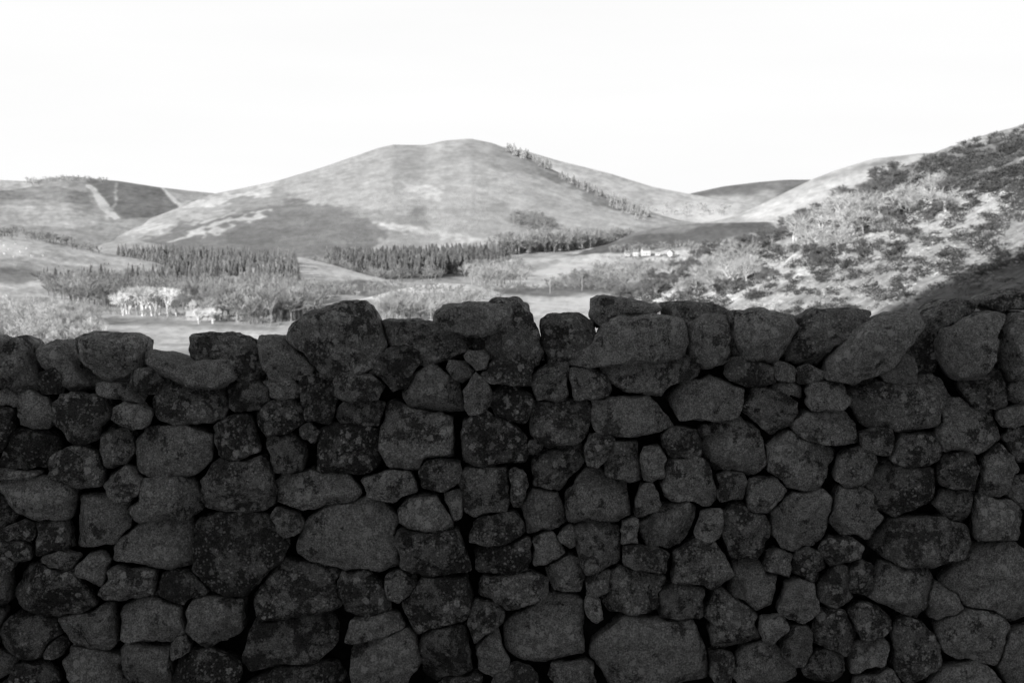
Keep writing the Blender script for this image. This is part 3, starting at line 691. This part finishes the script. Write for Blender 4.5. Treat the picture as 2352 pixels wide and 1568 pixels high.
for n,(poly,dy) in enumerate(COP):
    cx,cy,R=ray_poly(poly);X0,Z0=XZ(cx,cy,WY)
    D=.15+.03*math.sin(n);V,Fc=stone_geo(R,D,.24,500+n,30,9,2.3,1.3,.74);tn=ctn[n] if n<23 else rng.uniform(.4,1.0)
    loc=(X0,WY-.10+D+dy,Z0)
    if n<23:
        addw('coping_stone',mkmesh('coping_stone',V,Fc,True,tn,M_STONE),loc)
    else:
        stuffV.append(V+np.array(loc));stuffF+=[[q+k0 for q in f] for f in Fc];stuffT.append(np.full(len(V),tn));k0+=len(V)
area=[(S[i][2]*S[i][3] if i<nmain else 0) for i in range(len(S))]
topn=set(np.argsort(area)[::-1][:100].tolist())
for i in range(len(S)):
    R=cell(i);cx,cy,w,h,_=S[i];X0,Z0=XZ(cx,cy,WY)
    D=min(max(.5*min(w,h)*K,.035),.10)
    V,Fc=stone_geo(R,D,D*1.2+.03,i,20,5,3.8 if min(w,h)>60 else 3.0)
    tn=rng.uniform(0,1)
    if cx>1230: tn=.3+.7*tn
    dy=rng.uniform(-.022,.022)+(.025 if min(w,h)<45 else 0)+.03*min(1,max(0,(cx-1190)/40))
    loc=(X0,WY-.07+D+dy,Z0)
    if i in topn: addw('wall_stone',mkmesh('wall_stone',V,Fc,True,tn,M_STONE),loc)
    else:
        stuffV.append(V+np.array(loc));stuffF+=[[q+k0 for q in f] for f in Fc];stuffT.append(np.full(len(V),tn));k0+=len(V)
SV=np.concatenate(stuffV)-np.array([0,wall.location[1],0])
obj('small_wall_stones',mkmesh('small_wall_stones',SV,stuffF,True,np.concatenate(stuffT),M_STONE),(0,0,0),wall,kind='stuff')
# rubble hearting behind the face
px=np.linspace(-1100,3500,260);tp=np.interp(px,[-1100,0,600,850,950,1080,1180,1250,1800,2352,3500],[860,865,850,840,800,788,790,800,790,790,770])
xc,_z=XZ(px,px*0+1000.,WY+.05);zt=CZ+(WY+.05)*tanv(tp)
rows=[]
for k in range(16): rows.append(np.stack([xc,WY+.10+.02*fbm(xc*9,xc*0+k*.7,0,3),zt*k/15-.05],-1))
rows.append(np.stack([xc,xc*0+WY+.5,zt-.03],-1));rows.append(np.stack([xc,xc*0+WY+.6,zt*0-.1],-1))
obj('hearting',mkmesh('hearting',np.concatenate(rows)-np.array([0,wall.location[1],0]),gridfaces(260,18),True,None,M_CORE),(0,0,0),wall)

# ------------------------------------------------------------ light, sky, camera
Sd=Vector((math.sin(AZ)*math.cos(EL),math.cos(AZ)*math.cos(EL),math.sin(EL)))
L=bpy.data.lights.new('sun','SUN');L.energy=5;L.angle=math.radians(.9);L.color=(1,.995,.985)
lo=obj('sun',L);lo.rotation_euler=(-Sd).to_track_quat('-Z','Y').to_euler()
w=bpy.data.worlds.new('World');scene.world=w;w.use_nodes=True;t=w.node_tree;bg=t.nodes['Background']
sky=t.nodes.new('ShaderNodeTexSky');sky.sky_type='NISHITA';sky.sun_disc=False;sky.sun_elevation=EL;sky.sun_rotation=AZ%(2*math.pi)
bw=t.nodes.new('ShaderNodeRGBToBW');t.links.new(sky.outputs[0],bw.inputs[0])
tc=t.nodes.new('ShaderNodeTexCoord');sx=t.nodes.new('ShaderNodeSeparateXYZ');t.links.new(tc.outputs['Generated'],sx.inputs[0])
mr=t.nodes.new('ShaderNodeMapRange');mr.interpolation_type='SMOOTHSTEP';t.links.new(sx.outputs[2],mr.inputs[0])
mr.inputs[1].default_value=.19;mr.inputs[2].default_value=.5;mr.inputs[3].default_value=1;mr.inputs[4].default_value=0
ns=t.nodes.new('ShaderNodeTexNoise');ns.inputs['Scale'].default_value=2.5;ns.inputs['Detail'].default_value=5
mp=t.nodes.new('ShaderNodeMapping');mp.inputs['Scale'].default_value=(1,1,7);t.links.new(tc.outputs['Generated'],mp.inputs[0]);t.links.new(mp.outputs[0],ns.inputs['Vector'])
def wm(op,a,b):
    m=t.nodes.new('ShaderNodeMath');m.operation=op
    for i,v_ in enumerate((a,b)):
        if isinstance(v_,(int,float)):m.inputs[i].default_value=v_
        else:t.links.new(v_,m.inputs[i])
    return m.outputs[0]
veil=wm('MULTIPLY',mr.outputs[0],wm('ADD',wm('MULTIPLY',ns.outputs[0],1.0),9.4))
nish=wm('MINIMUM',wm('MULTIPLY',bw.outputs[0],1.0),5.2)
tot=wm('ADD',wm('MULTIPLY',nish,wm('SUBTRACT',1.0,mr.outputs[0])),veil)
t.links.new(tot,bg.inputs[0]);bg.inputs[1].default_value=.1
cam=bpy.data.cameras.new('camera');co=obj('camera',cam,(0,0,CZ));co.rotation_euler=(math.pi/2-PITCH,0,0)
cam.sensor_width=36;cam.lens=F/2352*36;cam.clip_end=30000;cam.clip_start=.05
cam.dof.use_dof=True;cam.dof.focus_distance=4.45;cam.dof.aperture_fstop=9
scene.camera=co
scene.view_settings.view_transform='Standard';scene.view_settings.look='None';scene.view_settings.exposure=0
